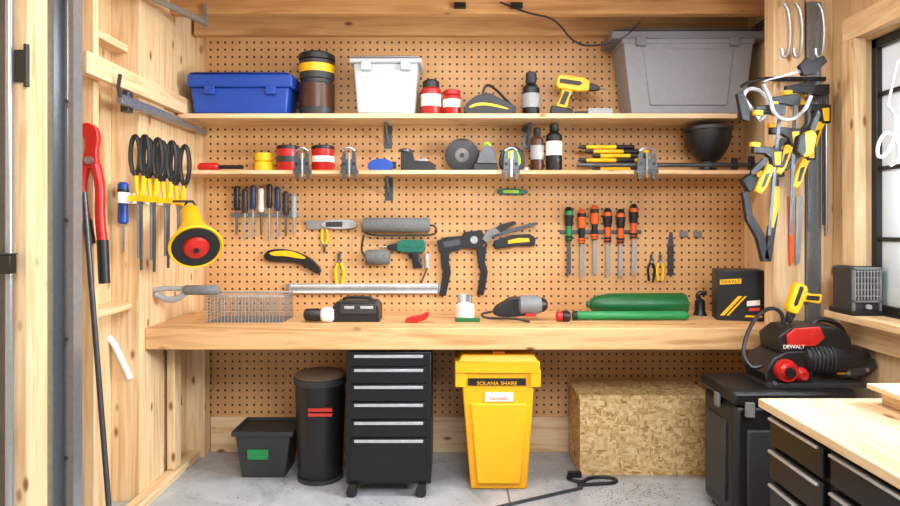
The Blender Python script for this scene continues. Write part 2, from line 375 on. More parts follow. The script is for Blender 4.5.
tool('jar','short red jar with a pale label','jar',-.16,[('body',RD,[L(452,[(95,7),(97,9),(114,9),(117,8)])]),('lid',RD,[L(452,[(90,7),(91,8.5),(95,8.5),(96,7)])]),('label',LBL,[L(452,[(100,9.3),(108,9.3)])])],base=S1,group='red jars on the upper shelf')
tool('tool_pouch','low black tool pouch with yellow stripe','tool pouch',-.17,[('body',BK,[P(.12,[(464,117),(464,107),(474,98),(488,94),(497,99),(508,104),(515,108),(515,117)],1)]),('stripe',YE,[P(.125,[(468,108),(478,104),(492,105),(508,110),(508,111.5),(490,107.5),(478,107),(470,110)],1)]),('handle',BK,[R(1.4,[(482,96),(486,83),(497,90),(506,100),(512,106)])])],base=S1)
tool('bottle','black spray bottle with pale label','bottle',-.16,[('body',BK,[L(531,[(84,5),(88,8.5),(114,8.5),(117,8)])]),('cap',DK,[L(531,[(72,4),(73,5.5),(82,5.5),(84,4)])]),('label',LG,[L(531,[(94,8.9),(108,8.9)])])],base=S1)
def drill(name,label,u,v,y,mb,mh,ang=0,sc=1,flip=False,base=None,wall=None,cordless=True,g=None,vent=BK):
    t=lambda p:T2(p,u,v,ang,sc,flip); th=.055*sc
    parts=[('body',mb,[P(th,t([(-23,-5),(-20,-9),(6,-9),(13,-6),(13,5),(2,7),(-20,7),(-23,3)]))],{'bev':.007}),
     ('chuck',BK,[P(.034*sc,t([(12,-5),(20,-3.5),(25,-2),(25,2),(20,3.5),(12,5)]))],{'bev':.006}),
     ('drill_bit',SI,[R(.8*sc,t([(25,0),(34,0)]))]),
     ('handle',mh,[P(.036*sc,t([(-16,4),(-3,5),(-6,14),(-8,27),(-20,26),(-16,14)]),0)],{'bev':.007}),
     ('grip',BK,[P(.039*sc,t([(-13,8),(-7,9),(-11,24),(-17,23)]))],{'bev':.003}),
     ('trigger',BK,[P(.02*sc,t([(-4,8),(-1,8),(-3,15),(-6,14)]))]),
     ('side_stripe',vent,[P(th+.004,t([(-20,-4),(2,-4),(5,-2),(2,1),(-20,1)]))])]
    if cordless: parts.append(('battery',BK,[P(.065*sc,t([(-25,26),(-2,27),(0,35),(-25,35)]))],{'bev':.006}))
    return tool(name,label,'power drill',y,parts,base=base,wall=wall,group=g)
drill('power_drill','yellow and black cordless drill on the upper shelf',577,81,-.16,YE,YE,8,.92,base=S1)
tool('putty_knife','pale steel blade with dark handle lying on the shelf','putty knife',-.24,[('blade',LG,[B(588,109,613,116,.05)]),('handle',DK,[B(575,112,588,116,.03,.01)])],base=S1)
# ---------------- second shelf ----------------
tool('screwdriver','short red and black screwdriver lying on the shelf','screwdriver',-.2,[('handle',RD,[H(167,[(198,2),(200,4),(216,4.4),(219,3)])]),('shaft',BK,[H(167,[(219,2),(243,2)])])],base=S2)
tool('tape_roll','yellow adhesive tape rolls stacked on the shelf','tape',-.17,[('roll',TAPE,[L(264,[(153,6),(154,9),(161,9),(162,7.5),(163,9.3),(171,9.3),(172,8)])])],base=S2)
for u,l in ((288,'red paint can with a black label band'),(323,'red paint can with black lid and label')):
    tool('paint_can',l,'can',-.18,[('body',RD,[L(u,[(149,9),(150,11),(170,11),(172,10)])]),('lid',BK,[L(u,[(146,9),(147,11.6),(149.5,11.6),(150,10)])]),('label',LBL if u>300 else DK,[L(u,[(157,11.3),(163,11.3)])])],base=S2,group='red cans on the lower shelf')
def tclamp(u,v,l='steel toggle clamp gripping the shelf edge',w=1):
    tool('toggle_clamp',l,'clamp',-.318,[('frame',CS,[P(.012,[(u-7*w,v-14),(u-5*w,v-19),(u-3*w,v-19),(u-3*w,v-10),(u+3*w,v-10),(u+3*w,v-19),(u+5*w,v-19),(u+7*w,v-14),(u+8*w,v+1),(u-8*w,v+1)])],{'bev':.002}),
      ('jaw',CS,[B(u-9*w,v+1,u+9*w,v+4,.022,-.012),B(u-7*w,v+4,u-4*w,v+10,.02,-.01),B(u+4*w,v+4,u+7*w,v+10,.02,-.01)],{'bev':.001}),('screw',SI,[R(1.3,[(u,v-16),(u,v+8)],dy=-.012)]),
      ('handle',SI,[R(1.2,[(u-6*w,v-18),(u-2*w,v-21),(u+2*w,v-21),(u+6*w,v-18)],dy=-.004)]),('bolt',BK,[D(u-5*w,v-5,[(.3,-.01),(1.6,-.01),(1.6,-.004)]),D(u+5*w,v-5,[(.3,-.01),(1.6,-.01),(1.6,-.004)])])],group='steel clamps on the shelf edge')
tclamp(302,169);tclamp(349,169)
tclamp(647,169,'wide steel clamp gripping the shelf edge and pipe',1.3); tclamp(511,169,'steel clamp on the shelf edge below the tape measure')
tool('bit_holder','small blue and black handheld gadget','gadget',-.2,[('body',BL,[P(.05,[(367,171),(369,161),(380,158),(392,160),(394,171)],1)]),('tip',BK,[B(389,161,396,168,.03,-.01)])],base=S2)
tool('angle_grinder','small black angle tool lying on the shelf','grinder',-.18,[('body',BK,[P(.05,[(401,171),(401,151),(412,149),(415,160),(430,161),(436,165),(436,171)],0)],{'bev':.006}),('disc',CS,[L(405,[(148,4),(149,6),(151,6)])]),('switch',LG,[B(418,158,428,161,.02,.01)])],base=S2)
tool('grinding_disc','round black abrasive disc standing on edge','disc',-.13,[('disc',DK,[D(462,156,[(3,-.006),(16,-.006),(17,-.003),(17,.004),(3,.004)])]),('hub',GY,[D(462,156,[(1,-.01),(6,-.01),(7,-.006),(7,.0)])]),('bore',BK,[D(462,156,[(.5,-.012),(2.4,-.012),(2.4,-.01)])])],base=S2)
tool('sanding_block','grey wedge shaped sanding tool','sander',-.19,[('base',DK,[B(474,165,498,172,.08,-.04)]),('grip',CS,[P(.06,[(476,165),(480,153),(487,145),(494,152),(497,165)],0)]),('knob',LIME,[L(487,[(143,2),(145,4),(149,4)])])],base=S2)
tool('tape_measure','lime and black tape measure standing on the shelf','tape measure',-.2,[('case',BK,[P(.05,[(499,172),(499,156),(505,148),(517,147),(524,155),(525,172)],1)],{'bev':.006}),('face',LIME,[P(.054,[(503,168),(503,158),(507,152),(516,151),(520,157),(521,168)],1)]),('hook',SI,[B(524,168,529,172,.02,-.01)])],base=S2)
def bottle(u,v0,r,mb,ml,l,mc=BK):
    tool('bottle',l,'bottle',-.17,[('body',mb,[L(u,[(v0+8,r*.5),(v0+12,r),(169,r),(172,r*.9)])]),('cap',mc,[L(u,[(v0,r*.4),(v0+1,r*.55),(v0+7,r*.55),(v0+9,r*.4)])]),('label',ml,[L(u,[(v0+18,r*1.04),(v0+32,r*1.04)])])],base=S2,group='small bottles on the lower shelf')
bottle(537,128,6.5,BRN,LG,'slim brown bottle with grey label'); bottle(554,124,8,BK,LBL,'dark bottle with a cream label and black cap')
for i in range(6):
    u=578+(i%3)*7; v=141+i*4.4
    tool('marking_stick','yellow and black stick lying in a pile','stick',-.12-.012*i,[('shaft',YE if i%2 else TAPE,[H(v,[(u+5,2.0),(u+48+(i%2)*15,2.0)],dy=0)]),('tip',BK,[H(v,[(u,1),(u+5,2.3),(u+8,2.3)]),H(v,[(u+38,2.3),(u+56,2.3)])])],base=S2+.0005+.0293*(5-i),group='yellow sticks stacked on the shelf')
tool('pipe_clamp_bar','long dark steel pipe clamp bar resting on the shelf','pipe clamp',-.285,[('pipe',CS,[H(167,[(577,2.3),(765,2.3)])]),('jaw',BK,[B(733,160,738,172,.03,-.015),B(750,158,755,172,.03,-.015)])],base=S2)
tool('planter_bowl','black plastic bowl with a wide rim on a foot','bowl',-.16,[('bowl',BK,[L(708,[(130,22),(140,21.5),(148,19),(155,15),(160,11),(162,8),(169,8),(172,10)],n=40)]),('rim',DK,[L(708,[(127,21),(128,23.5),(131,23.5),(132,21)],n=40)])],base=S2)
# ---------------- pegboard tools ----------------
PW=-.012
cols=[(BK,BK),(DK,BK),(NV,BK),(WH,NV),(BK,BK),(NV,WH),(DK,BK),(LG,BK)]
tool('tool_rail','narrow steel rail holding small screwdrivers','rack',-.03,[('rail',GALV,[B(230,213,299,217,.008)])],wall=PW,group='pegboard tool rails')
for i,(a,b) in enumerate(cols):
    u=236+i*8.2; h=[0,3,-1,2,-2,1,5,8][i]
    tool('screwdriver','small screwdriver with slim shaft hanging in the rail','screwdriver',-.045,[('handle',a,[L(u,[(186+h,1.5),(188+h,3),(196+h,2.6),(207+h,3.2),(210+h,2)],n=12)]),('shaft',SI if i%3 else CS,[L(u,[(210+h,1.1),(234+(i*5)%7,1.1)],n=8)])],group='small screwdrivers on the pegboard',wall=PW-.001)
cl=[(GL,BK),(BK,OR),(BK,OR),(OR,BK),(OR,BK),(OR,BK)]
tool('tool_rail','narrow dark rail holding chisels','rack',-.03,[('rail',CS,[B(560,230,642,234,.008)])],wall=PW,group='pegboard tool rails')
for i,(a,b) in enumerate(cl):
    u=569+i*13.0; h=[2,4,0,3,4,-1][i]
    tool('chisel',['chisel with a green handle','chisel with a black and orange handle','chisel with a black and orange handle','chisel with an orange and black handle','chisel with an orange and black handle','chisel with an orange and black handle'][i],'chisel',-.05,
     [('handle',a,[L(u,[(207+h,2),(209+h,4.2),(216+h,4.4),(228+h,2.8),(237+h,3.6),(240+h,2.4)],n=16)]),('band',b,[L(u,[(213+h,4.7),(224+h,3.7)],n=16),L(u,[(205+h,2.2),(209+h,4.4)],n=16),L(u,[(234+h,3.7),(239+h,3.4)],n=16)]),
      ('blade',SI if i not in(0,) else CS,[P(.006,[(u-1.3,240+h),(u+1.3,240+h),(u+2,250),(u+2.2,273+h/2),(u-2.2,276+h/2),(u-2,250)])],{'bev':0})],group='chisels hanging on the pegboard',wall=PW-.001)
tool('paint_roller','grey napped paint roller with a bent wire frame','paint roller',-.05,[('sleeve',FAB,[H(225,[(363,6),(365,7.3),(428,7.3),(430,6)])]),('frame',BK,[R(1,[(430,225),(436,226),(437,235.5),(400,235.5),(366,235.5),(362,225)]),]),('mini_roller',FAB,[H(257,[(366,6),(368,7.5),(388,7.5),(390,6)])]),('rod',BK,[R(1.1,[(364,235),(361,250),(366,257)])])],wall=PW)
tool('hand_saw','short steel blade tool with a dark and pale grip','saw',-.03,[('blade',SI,[P(.006,[(305,220),(325,221),(325,229),(308,229)])],{'bev':0}),('grip',LG,[P(.03,[(322,220),(350,219),(357,222),(357,229),(322,229)],1)]),('inlay',DK,[P(.034,[(326,222),(343,221.5),(343,227),(326,227)])])],wall=PW)
drill('power_drill','dark green and black pistol drill hanging on the pegboard',407,247,-.05,DG,BK,0,.80,True,wall=PW,cordless=False,vent=DG)
tool('utility_knife','black and yellow curved handled knife on the pegboard','knife',-.04,[('handle',BK,[P(.03,[(263,255),(270,249),(286,249),(300,253),(312,259),(322,270),(318,275),(308,268),(296,262),(275,262),(265,260)],1)]),('inlay',YE,[P(.034,[(268,252),(288,250),(300,254),(308,259),(298,258.5),(286,256),(272,256)],1)])],wall=PW)
def pliers(u,v,y,sc,mh,l,ang=0,wall=None,wallx=None,group='pliers on the wall'):
    t=lambda p:T2(p,u,v,ang,sc)
    return tool('pliers',l,'pliers',y,[('jaw',CS,[P(.012,t([(-4,0),(-2,-6),(-3,-12),(0,-18),(3,-12),(2,-6),(4,0),(0,5)]))],{'bev':.002}),('handle',mh,[R(2.6*sc,t([(-2,2),(-7,12),(-6,26),(-4,38)]))]),('handle',mh,[R(2.6*sc,t([(2,2),(7,12),(6,26),(4,38)]))]),('pivot',SI,[D(u,v,[(.2,-.01),(2*sc,-.01),(2*sc,.006)])])],wall=wall,wallx=wallx,group=group)
pliers(324,245,-.035,.45,YE,'small yellow handled pliers on the pegboard',180,PW)
pliers(339,262,-.035,.62,YE,'yellow and steel pliers hanging on the pegboard',0,PW)
tool('awl','thin grey awl hanging on the pegboard','awl',-.03,[('handle',LG,[L(427,[(253,1),(255,2.5),(268,2.2)],n=12)]),('spike',CS,[R(.8,[(427,268),(421,283)])])],wall=PW)
tool('spirit_level','long ribbed silver aluminium rail fixed along the pegboard','rail',-.05,[('bar',SB,[B(288,284,438,294,.026)]),('bar_extension',SB,[B(438,285,447,293,.010,.016)]),('rib',LBL,[B(290,285.2,437,286.6,.01,-.004),B(290,291.4,437,292.8,.01,-.004)],{'bev':.001}),('groove',GY,[B(290,288.4,437,289.6,.01,-.002)],{'bev':0}),('end_cap',GY,[B(286,284,289,294,.027)])],wall=PW)
def qclamp(l,u,v,Ln,ang,y,sc=1,flip=False,wall=None,jm=BK,hm=YE,a=.55,group='quick bar clamps hanging on the post'):
    t=lambda p:T2(p,u,v,ang,sc,flip); c=Ln*a
    return tool('bar_clamp',l,'clamp',y,[('bar',CS,[P(.006,t([(-2,-1.8),(Ln,-1.8),(Ln,1.8),(-2,1.8)]))],{'bev':0}),
     ('fixed_jaw',jm,[P(.026,t([(-6,-5),(5,-5),(7,5),(5,15),(6,27),(-2,27),(-4,14),(-6,6)]))],{'bev':.003}),
     ('sliding_jaw',jm,[P(.032,t([(c-7,-6),(c+13,-6),(c+14,4),(c+4,7),(c,14),(c,27),(c-8,27),(c-8,12)]))],{'bev':.003}),
     ('pad',YE,[P(.034,t([(3,20),(8,20),(8,29),(3,29)])),P(.034,t([(c-12,20),(c-7,20),(c-7,29),(c-12,29)]))],{'bev':.002}),
     ('side_plate',hm,[P(.036,t([(c-4,-4),(c+11,-4),(c+11,2),(c-3,4)]))],{'bev':.002}),
     ('grip',hm,[P(.028,t([(c+12,-1),(c+20,3),(c+38,9),(c+45,14),(c+42,20),(c+28,16),(c+11,9)]),0)],{'bev':.005}),
     ('grip_insert',BK,[P(.032,t([(c+20,6),(c+36,11),(c+38,15),(c+22,11)]),0)],{'bev':.002}),
     ('trigger',BK,[P(.016,t([(c+2,7),(c+9,10),(c+21,19),(c+25,26),(c+20,27),(c+4,14)]))],{'bev':.002})],wall=wall,group=group)
tool('bar_clamp','large black and silver double jaw bar clamp on the pegboard','clamp',-.06,[
 ('bar',CS,[P(.012,[(440,244),(500,232),(536,222),(537,225),(500,236),(441,248)])],{'bev':0}),
 ('body',BK,[P(.036,[(437,241),(446,237),(462,236),(464,232),(482,230),(486,241),(480,249),(462,248),(458,251),(439,252)])],{'bev':.003}),
 ('side_plate',CS,[P(.042,[(443,242),(459,239),(461,245),(444,248)])],{'bev':.002}),
 ('bolt',LG,[D(474,240,[(.4,-.026),(3.5,-.026),(4,-.018),(4,.0)])]),
 ('arm',BK,[P(.034,[(441,249),(450,249),(449,262),(451,272),(446,296),(439,296),(443,272),(441,262)])],{'bev':.003}),
 ('arm',BK,[P(.034,[(477,247),(487,246),(485,262),(488,272),(484,295),(477,295),(481,272),(478,262)])],{'bev':.003}),
 ('frame',GY,[P(.046,[(482,239),(488,230),(496,228),(501,233),(492,236),(488,244)])],{'bev':.003}),
 ('grip',BK,[P(.036,[(494,241),(512,235),(530,234),(536,238),(535,246),(518,246),(505,248),(495,249)])],{'bev':.005}),
 ('grip_inlay',YE,[P(.04,[(508,240.5),(518,238),(529,238),(530,242),(516,243),(508,244)],0)]),
 ('lever',BK,[P(.02,[(491,232),(500,225),(514,221),(517,223),(506,229),(496,236)])])],wall=PW)
tool('folding_knife','small lime and dark folding tool clipped to the pegboard','knife',-.03,[('body',DG,[P(.02,[(497,189),(512,188),(528,190),(528,194),(512,195),(498,194)],1)]),('inlay',LIME,[B(503,190,519,193,.024,-.013)])],wall=PW)
pliers(652,262,-.035,.5,BK,'small black and yellow snips on the pegboard',0,PW); pliers(661,262,-.035,.5,YE,'small yellow snips on the pegboard',0,PW)
tool('file','flat dark steel file hanging on the pegboard','file',-.025,[('blade',DK,[P(.008,[(668,246),(674,246),(674,274),(671,277),(668,274)])],{'bev':0}),('tang',CS,[P(.006,[(670,232),(673,232),(674,246),(668,246)])],{'bev':0})],wall=PW)
for u in (684,698): tool('magnet_block','small grey magnetic holder on the pegboard','magnet',-.025,[('body',GY,[B(u-4,231,u+4,237,.015)])],wall=PW,group='small grey magnets')
# ---------------- on the bench ----------------
def basket():
    y0=-.52
    a=W(207,317,y0);b=W(283,317,y0); zb=BT+.006; zt=zb+.15; y1=y0+.22
    def wires(g,y):
        n=22
        for i in range(n+1):
            x=a.x+(b.x-a.x)*i/n; g.tube([(x,y0,zt),(x,y0,zb),(x,y1,zb),(x,y1,zt)],.0022,5)
        for i in range(1,8):
            z=zb+(zt-zb)*i/8; g.tube([(a.x,y0,z),(b.x,y0,z),(b.x,y1,z),(a.x,y1,z)],.002,5,closed=True)
        for i in range(10):
            yy=y0+(y1-y0)*i/9; g.tube([(a.x,yy,zt),(a.x,yy,zb),(b.x,yy,zb),(b.x,yy,zt)],.002,5)
    def rim(g,y): g.tube([(a.x,y0,zt),(b.x,y0,zt),(b.x,y1,zt),(a.x,y1,zt)],.006,8,closed=True)
    tool('wire_basket','grey steel wire mesh basket on the bench','basket',y0,[('mesh',GALV,[wires]),('rim',SB,[rim]),],base=BT)
basket()
tool('work_light','small white and black round work light on the bench','lamp',-.5,[('body',BK,[H(316,[(304,3),(306,6),(318,6.5),(322,5)])]),('lens',WH,[H(316,[(321,5),(324,7.5),(331,7.5),(334,5)])])],base=BT)
tool('charger_box','black jobsite charger box with pale labels on the bench','charger',-.42,[('body',BK,[P(.16,[(335,319),(335,304),(339,299),(377,299),(381,304),(381,319)])],{'bev':.006}),('panel',DK,[B(340,303,376,313,.02,-.088)]),('label',LG,[B(344,305,354,308,.01,-.091),B(360,305,373,308,.01,-.091)]),('handle',BK,[R(1.5,[(343,300),(345,296),(371,296),(373,300)])])],base=BT)
tool('cutter','small red curved hand cutter on the bench','cutter',-.52,[('body',RD,[P(.03,[(405,321),(412,318),(422,317),(428,313),(430,316),(426,322),(415,325),(406,325)],1)],{'bev':.005})],base=BT)
tool('glue_bottle','white squeeze bottle with steel cap standing on the bench','bottle',-.4,[('body',WH,[L(465,[(301,4),(304,9),(316,9.5),(319,9)])]),('cap',LG,[L(462,[(293,2),(294,4.5),(300,4.5),(302,3.5)])]),('cap',SI,[L(469,[(294,2),(295,3),(302,3.2)])])],base=BT)
tool('sponge','green scouring sponge beside the white bottle','sponge',-.5,[('pad',GR,[B(455,317,480,321,.03)])],base=BT)
tool('rotary_tool','black and steel corded rotary tool lying on the bench','power tool',-.42,[('body',BK,[P(.07,[(492,319),(494,311),(503,306),(512,300),(528,303),(538,299),(541,312),(530,319),(508,321)],1)],{'bev':.008}),('motor',GY,[H(309,[(518,6),(520,9.5),(536,9.5),(541,8)],dy=-.01)]),('end_cap',BK,[H(309,[(538,8),(544,7),(547,4)],dy=-.01)]),('switch',RD,[B(526,318,536,321,.03,-.05)]),('cord',BK,[R(1.1,[(492,316),(480,318,-.03),(486,323,-.06),(510,322,-.08),(530,326,-.1)])])],base=BT)
tool('tarp_roll','thick dark green rolled tarp tapering at one end','tarp',-.26,[('roll',GR,[H(304,[(589,3),(591,6),(598,9),(610,11.2),(683,11.6),(685,10.5),(686,8)],n=64)]),('core',DG,[H(304,[(586,1.5),(587,3.4),(688,3.4),(689,2)],n=24)])],base=BT,group='green tarp rolls')
tool('tarp_roll','thin light green rolled tarp lying on the bench','tarp',-.43,[('roll',GL,[H(316,[(575,3),(577,4.4),(685,4.4),(688,3)],n=40)]),('end_cap',BK,[H(316,[(572,2),(573,4.8),(577,4.8)],n=24)])],base=BT,group='green tarp rolls')
tool('clamp_knob','black knob with red cap on the bench','knob',-.48,[('knob',BK,[H(317,[(561,3),(563,5.5),(568,5.5),(570,4)])]),('cap',RD,[H(317,[(556,3),(557,5),(562,5)])])],base=BT)
tool('hose_end','black hose fitting standing on the bench','fitting',-.22,[('body',BK,[L(700,[(298,3),(300,5),(310,5),(314,7)])]),('nozzle',BK,[R(2.4,[(700,300),(697,292),(706,292)])])],base=BT)
r,_=tool('tool_case','black tool carton with diagonal yellow graphics on the bench','tool case',-.46,[('case',BK,[B(722,271,766,321,.17)],{'bev':.004}),('flap',DK,[B(722.5,270,765.5,271.2,.165,.002)],{'bev':.001}),
 ('graphic',YE,[P(.003,[(725,316),(729,316),(746,296),(742,296)]),P(.003,[(731,316),(733,316),(750,296),(748,296)]),P(.003,[(725,280),(745,278.5),(745,283.5),(725,285)]),P(.003,[(748,317),(764,317),(764,315),(749,315)])],{'bev':0}),('label',LBL,[P(.004,[(750,301),(762,299.5),(762,304.5),(750,306)])],{'bev':0}),('label',CLR,[P(.004,[(752,308),(762,307),(762,310),(752,311)])],{'bev':0})],base=BT,rotz=-14)
text(r,'lettering','DEWALT',735,281.9,-.4625,3.2,BK,roll=-4)
# ---------------- under the bench ----------------
tool('plastic_tub','open dark grey plastic tub with a green label on the floor','tub',-.46,[('body',DK,[FR(235,290,437,241,284,480,.26,.22,wall=.008)],{'bev':.005}),('rim',DK,[FR(231,293,433,231,293,438,.28,wall=.014,dy=-.01)]),('label',GL,[B(247,451,268,461,.02,-.004)])],base=0)
tool('trash_can','tall black round trash can with a flat brown lid','trash can',-.43,[('body',BK,[L(320.5,[(386,24.5),(400,24.5),(470,22),(479,20.5)],n=36)]),('rim',DK,[L(320.5,[(379,24.5),(380,26),(386,26),(387,24.5)],n=36)]),('lid',LIDB,[L(320.5,[(375,15),(376,23),(378,25),(380,25)],n=36)]),('label',CLR,[B(308,413,332,416,.02,-.150),B(308,418,332,421,.02,-.150)],{'bev':0}),('foot',DK,[L(320.5,[(477,22.5),(481,22.5)],n=36)])],base=0)
def cab():
    dr=[(354,366),(368,383),(385,401),(403,419),(421,437),(439,481)]
    prm=[('body',CBK,[B(346,352,431,484,.44)],{'bev':.004})]
    for a,b in dr: prm.append(('drawer',CBK,[B(351,a,426,b,.03,-.016)],{'bev':.002}))
    for i,(a,b) in enumerate(dr):
        prm.append(('handle',SB,[B(354,a+1.5,423,a+4.2,.014,-.026)],{'par':1+i,'bev':.001}))
    for u,dy in ((352,0),(421,0),(352,.36),(421,.36)):
        prm.append(('caster',BK,[lambda g,y,u=u,dy=dy:(D(u,491,[(.5,-.02+dy),(5.5,-.02+dy),(5.5,.0+dy),(.5,.0+dy)])(g,y),g.box((W(u-3,0,y).x,y+dy-.024,W(0,491,y).z),(W(u+5,0,y).x,y+dy+.03,W(0,483,y).z)))],{'bev':0}))
    tool('tool_cabinet','black rolling drawer cabinet with silver handles on casters','tool cabinet',-.69,prm,base=0)
cab()
r,_=tool('trash_bin','tall yellow plastic trash bin with lid and black lettering','trash bin',-.63,[
 ('body',YB,[FR(461,535,372,471,528,492,.38,.32),FR(470,527,404,477,521,485,.02,dy=-.004)],{'bev':.012}),
 ('lid',YB,[B(455,362,540,374,.42,-.02),FR(462,534,355,458,538,362,.36,.40,dy=-.005),B(455,370,466,388,.05,-.012),B(530,370,541,388,.05,-.012)],{'bev':.006}),
 ('strip',BK,[B(468,379,526,386,.01,-.008)],{'bev':.001}),('label',LBL,[B(485,393,513,402,.01,-.002)],{'bev':0}),
 ('grip',YB,[B(493,352,505,356,.10,.02)])],base=0)
text(r,'lettering','SOLANA SHARE',497,383.5,-.639,4,YB,1.05); text(r,'lettering','Flammable',499,398.5,-.633,3.2,OR)
tool('osb_crate','golden oriented strand board crate on the floor','crate',-.41,[('front',OSB,[B(580,400,712,476,.34)],{'bev':.001}),('top_panel',OSB,[B(579,396,713,400,.35,-.004)],{'bev':.001})],base=0)
tool('floor_rod','thin dark steel rod lying on the floor','rod',-.6,[('rod',CS,[lambda g,y:g.tube([(.20,-.86,.010),(.74,-.60,.010)],.009,8)])],base=0)
tool('extension_cord','black cord with a loop and plug lying on the floor','cord',-.5,[('cord',BK,[lambda g,y:g.tube([(v[0],v[1],.01) for v in chaikin([(.72,-.57),(.84,-.55),(.94,-.54),(.97,-.49),(.90,-.45),(.80,-.47),(.76,-.53),(.70,-.50),(.68,-.46),(.72,-.43)],2,False)],.010,8)]),('plug',BK,[BX((.69,-.45,.001),(.77,-.425,.035))])],base=0)
g=G()
for i in range(260):
    x=random.gauss(1.0,.18); yy=random.gauss(-.62,.10); q=random.uniform(.002,.006)
    if yy>-.43 or x>1.3: continue
    g.hexa([(x,yy,0.0005),(x+q,yy+q*.3,.0005),(x+q*.7,yy+q,.0005),(x-q*.3,yy+q*.7,.0005),(x,yy,.002),(x+q,yy+q*.3,.002),(x+q*.7,yy+q,.002),(x-q*.3,yy+q*.7,.002)])
o=mesh_obj('sawdust',g,BRN,0,(1.0,-.62,0)); o['kind']='stuff'; o['label']='dark sawdust and debris scattered on the concrete floor'; o['category']='sawdust'
# ---------------- right front machines ----------------
MZ=.69
tool('wheeled_chest','black wheeled tool chest with recessed panels on the floor','tool chest',-1.13,[
 ('body',BK,[BX((1.36,-1.10,.04),(1.92,-.74,.62))],{'bev':.03}),
 ('lid',BK,[BX((1.345,-1.13,.62),(1.94,-.73,MZ))],{'bev':.02}),
 ('panel',DK,[BX((1.42,-1.115,.12),(1.70,-1.09,.50))],{'bev':.008}),
 ('side_panel',DK,[BX((1.35,-1.02,.12),(1.37,-.80,.52))],{'bev':.006}),
 ('latch',GY,[BX((1.40,-1.145,.57),(1.44,-1.12,.64)),BX((1.335,-.98,.57),(1.35,-.93,.64))],{'bev':.004}),
 ('badge',RD,[BX((1.50,-1.145,.60),(1.60,-1.128,.635))],{'bev':.002}),
 ('foot',BK,[BX((1.40,-1.09,0),(1.48,-.76,.05)),BX((1.82,-1.09,0),(1.9,-.76,.05))])],base=0)
y=-.95
r,_=tool('compressor','angular red and black corded power tool on the chest','power tool',y,[
 ('base',BK,[P(.22,[(757,391),(754,378),(762,363),(775,356),(800,356),(800,391)],0)],{'bev':.006}),
 ('foot',DK,[P(.24,[(756,391),(756,386),(852,386),(852,391)])],{'bev':.003}),
 ('housing',BK,[P(.19,[(770,358),(768,343),(780,334),(806,332),(826,333),(838,342),(842,358)],0)],{'bev':.005}),
 ('top_panel',RD,[P(.17,[(778,341),(786,335),(810,333),(815,344),(806,352),(779,353)],dy=-.02)],{'bev':.004}),
 ('side_cover',RD,[D(773,374,[(1,-.15),(6,-.155),(8,-.14),(10,-.14),(11,-.12),(11,-.1)]),],{}),
 ('side_cover',RD,[D(788,378,[(1,-.14),(4,-.145),(6,-.13),(7,-.12),(7,-.1)]),],{}),
 ('knob',BK,[D(773,374,[(.5,-.17),(4.5,-.17),(4.5,-.15)])]),
 ('motor',BK,[H(368,[(798,9),(801,15),(840,15),(842,12),(856,11),(866,8),(867,4)],dy=-.06,n=12)]),
 ('fin',DK,[H(368,[(u,16),(u+1.6,16)],dy=-.06,n=12) for u in (806,810,814,818,822,826)]),
 ('shroud',DK,[P(.20,[(828,360),(846,357),(862,364),(864,372),(852,380),(830,382)])],{'bev':.006}),
 ('stripe',YE,[P(.006,[(833,366),(857,366),(859,369),(834,370)],dy=-.102)],{'bev':0}),
 ('bolt',SI,[D(835,377,[(.3,-.108),(1.8,-.108),(1.8,-.1)]),D(853,374,[(.3,-.108),(1.8,-.108),(1.8,-.1)]),D(762,386,[(.3,-.128),(1.8,-.128),(1.8,-.115)])]),
 ('handle',BK,[R(2.4,[(812,334),(818,327),(838,332),(846,345),(846,358)],sm=1)]),
 ('cord',BK,[R(2.0,[(762,375,-.08),(750,378,-.1),(741,362,-.08),(752,330,-.03),(768,316,0),(782,320,0),(784,336,0)])])],base=MZ)
text(r,'lettering','DEWALT',794,347,-1.058,4,LBL,1); text(r,'lettering','DEWALT',844,373.5,-1.053,2.6,YE,1)
drill('power_drill','yellow and black cordless drill standing on the red and black unit',795,321,-.93,YE,YE,-70,.85,True,base=.948,cordless=False)
cx0,cx1,cy0,cy1,ct=1.12,2.07,-3.3,-1.81,.85
r=bpy.data.objects.new('drawer_chest',None); COL.objects.link(r); r.location=(1.6,-2.5,0); r['label']='black steel drawer chest with silver drawer pulls'; r['category']='tool chest'
OR_=(1.6,-2.5,0)
g=G(); g.box((cx0+.04,cy0+.02,0),(cx1,cy1-.02,ct-.03)); mesh_obj('body',g,CBK,.005,OR_,r)
for bi,(ya,yb) in enumerate(((-2.16,-1.85),(-2.66,-2.20),(-3.2,-2.70))):
    for (za,zb) in ((.70,.80),(.58,.685),(.45,.565),(.30,.435),(.1,.285)):
        g=G(); g.box((cx0+.022,ya,za),(cx0+.039,yb,zb)); d=mesh_obj('drawer',g,CBK,.004,OR_,r)
        g=G(); g.box((cx0+.008,ya+.01,zb-.012),(cx0+.021,yb-.01,zb-.002)); mesh_obj('handle',g,SB,.003,OR_,d)
struct('worktop',PLYT,[((cx0,cy0,ct-.03),(cx1+.015,cy1,ct))],kind=False,label='pale worn plywood worktop lying on the black drawer chest',cat='worktop')
r,_=tool('raised_platform','small raised wooden platform on cleats on the worktop','wooden platform',-1.9,[('board',PLYT,[BX((1.48,-2.10,.90),(1.95,-1.86,.918))]),('cleat',WY,[BX((1.52,-2.08,.85),(1.55,-1.88,.90)),BX((1.86,-2.08,.85),(1.90,-1.88,.90))])],base=ct)
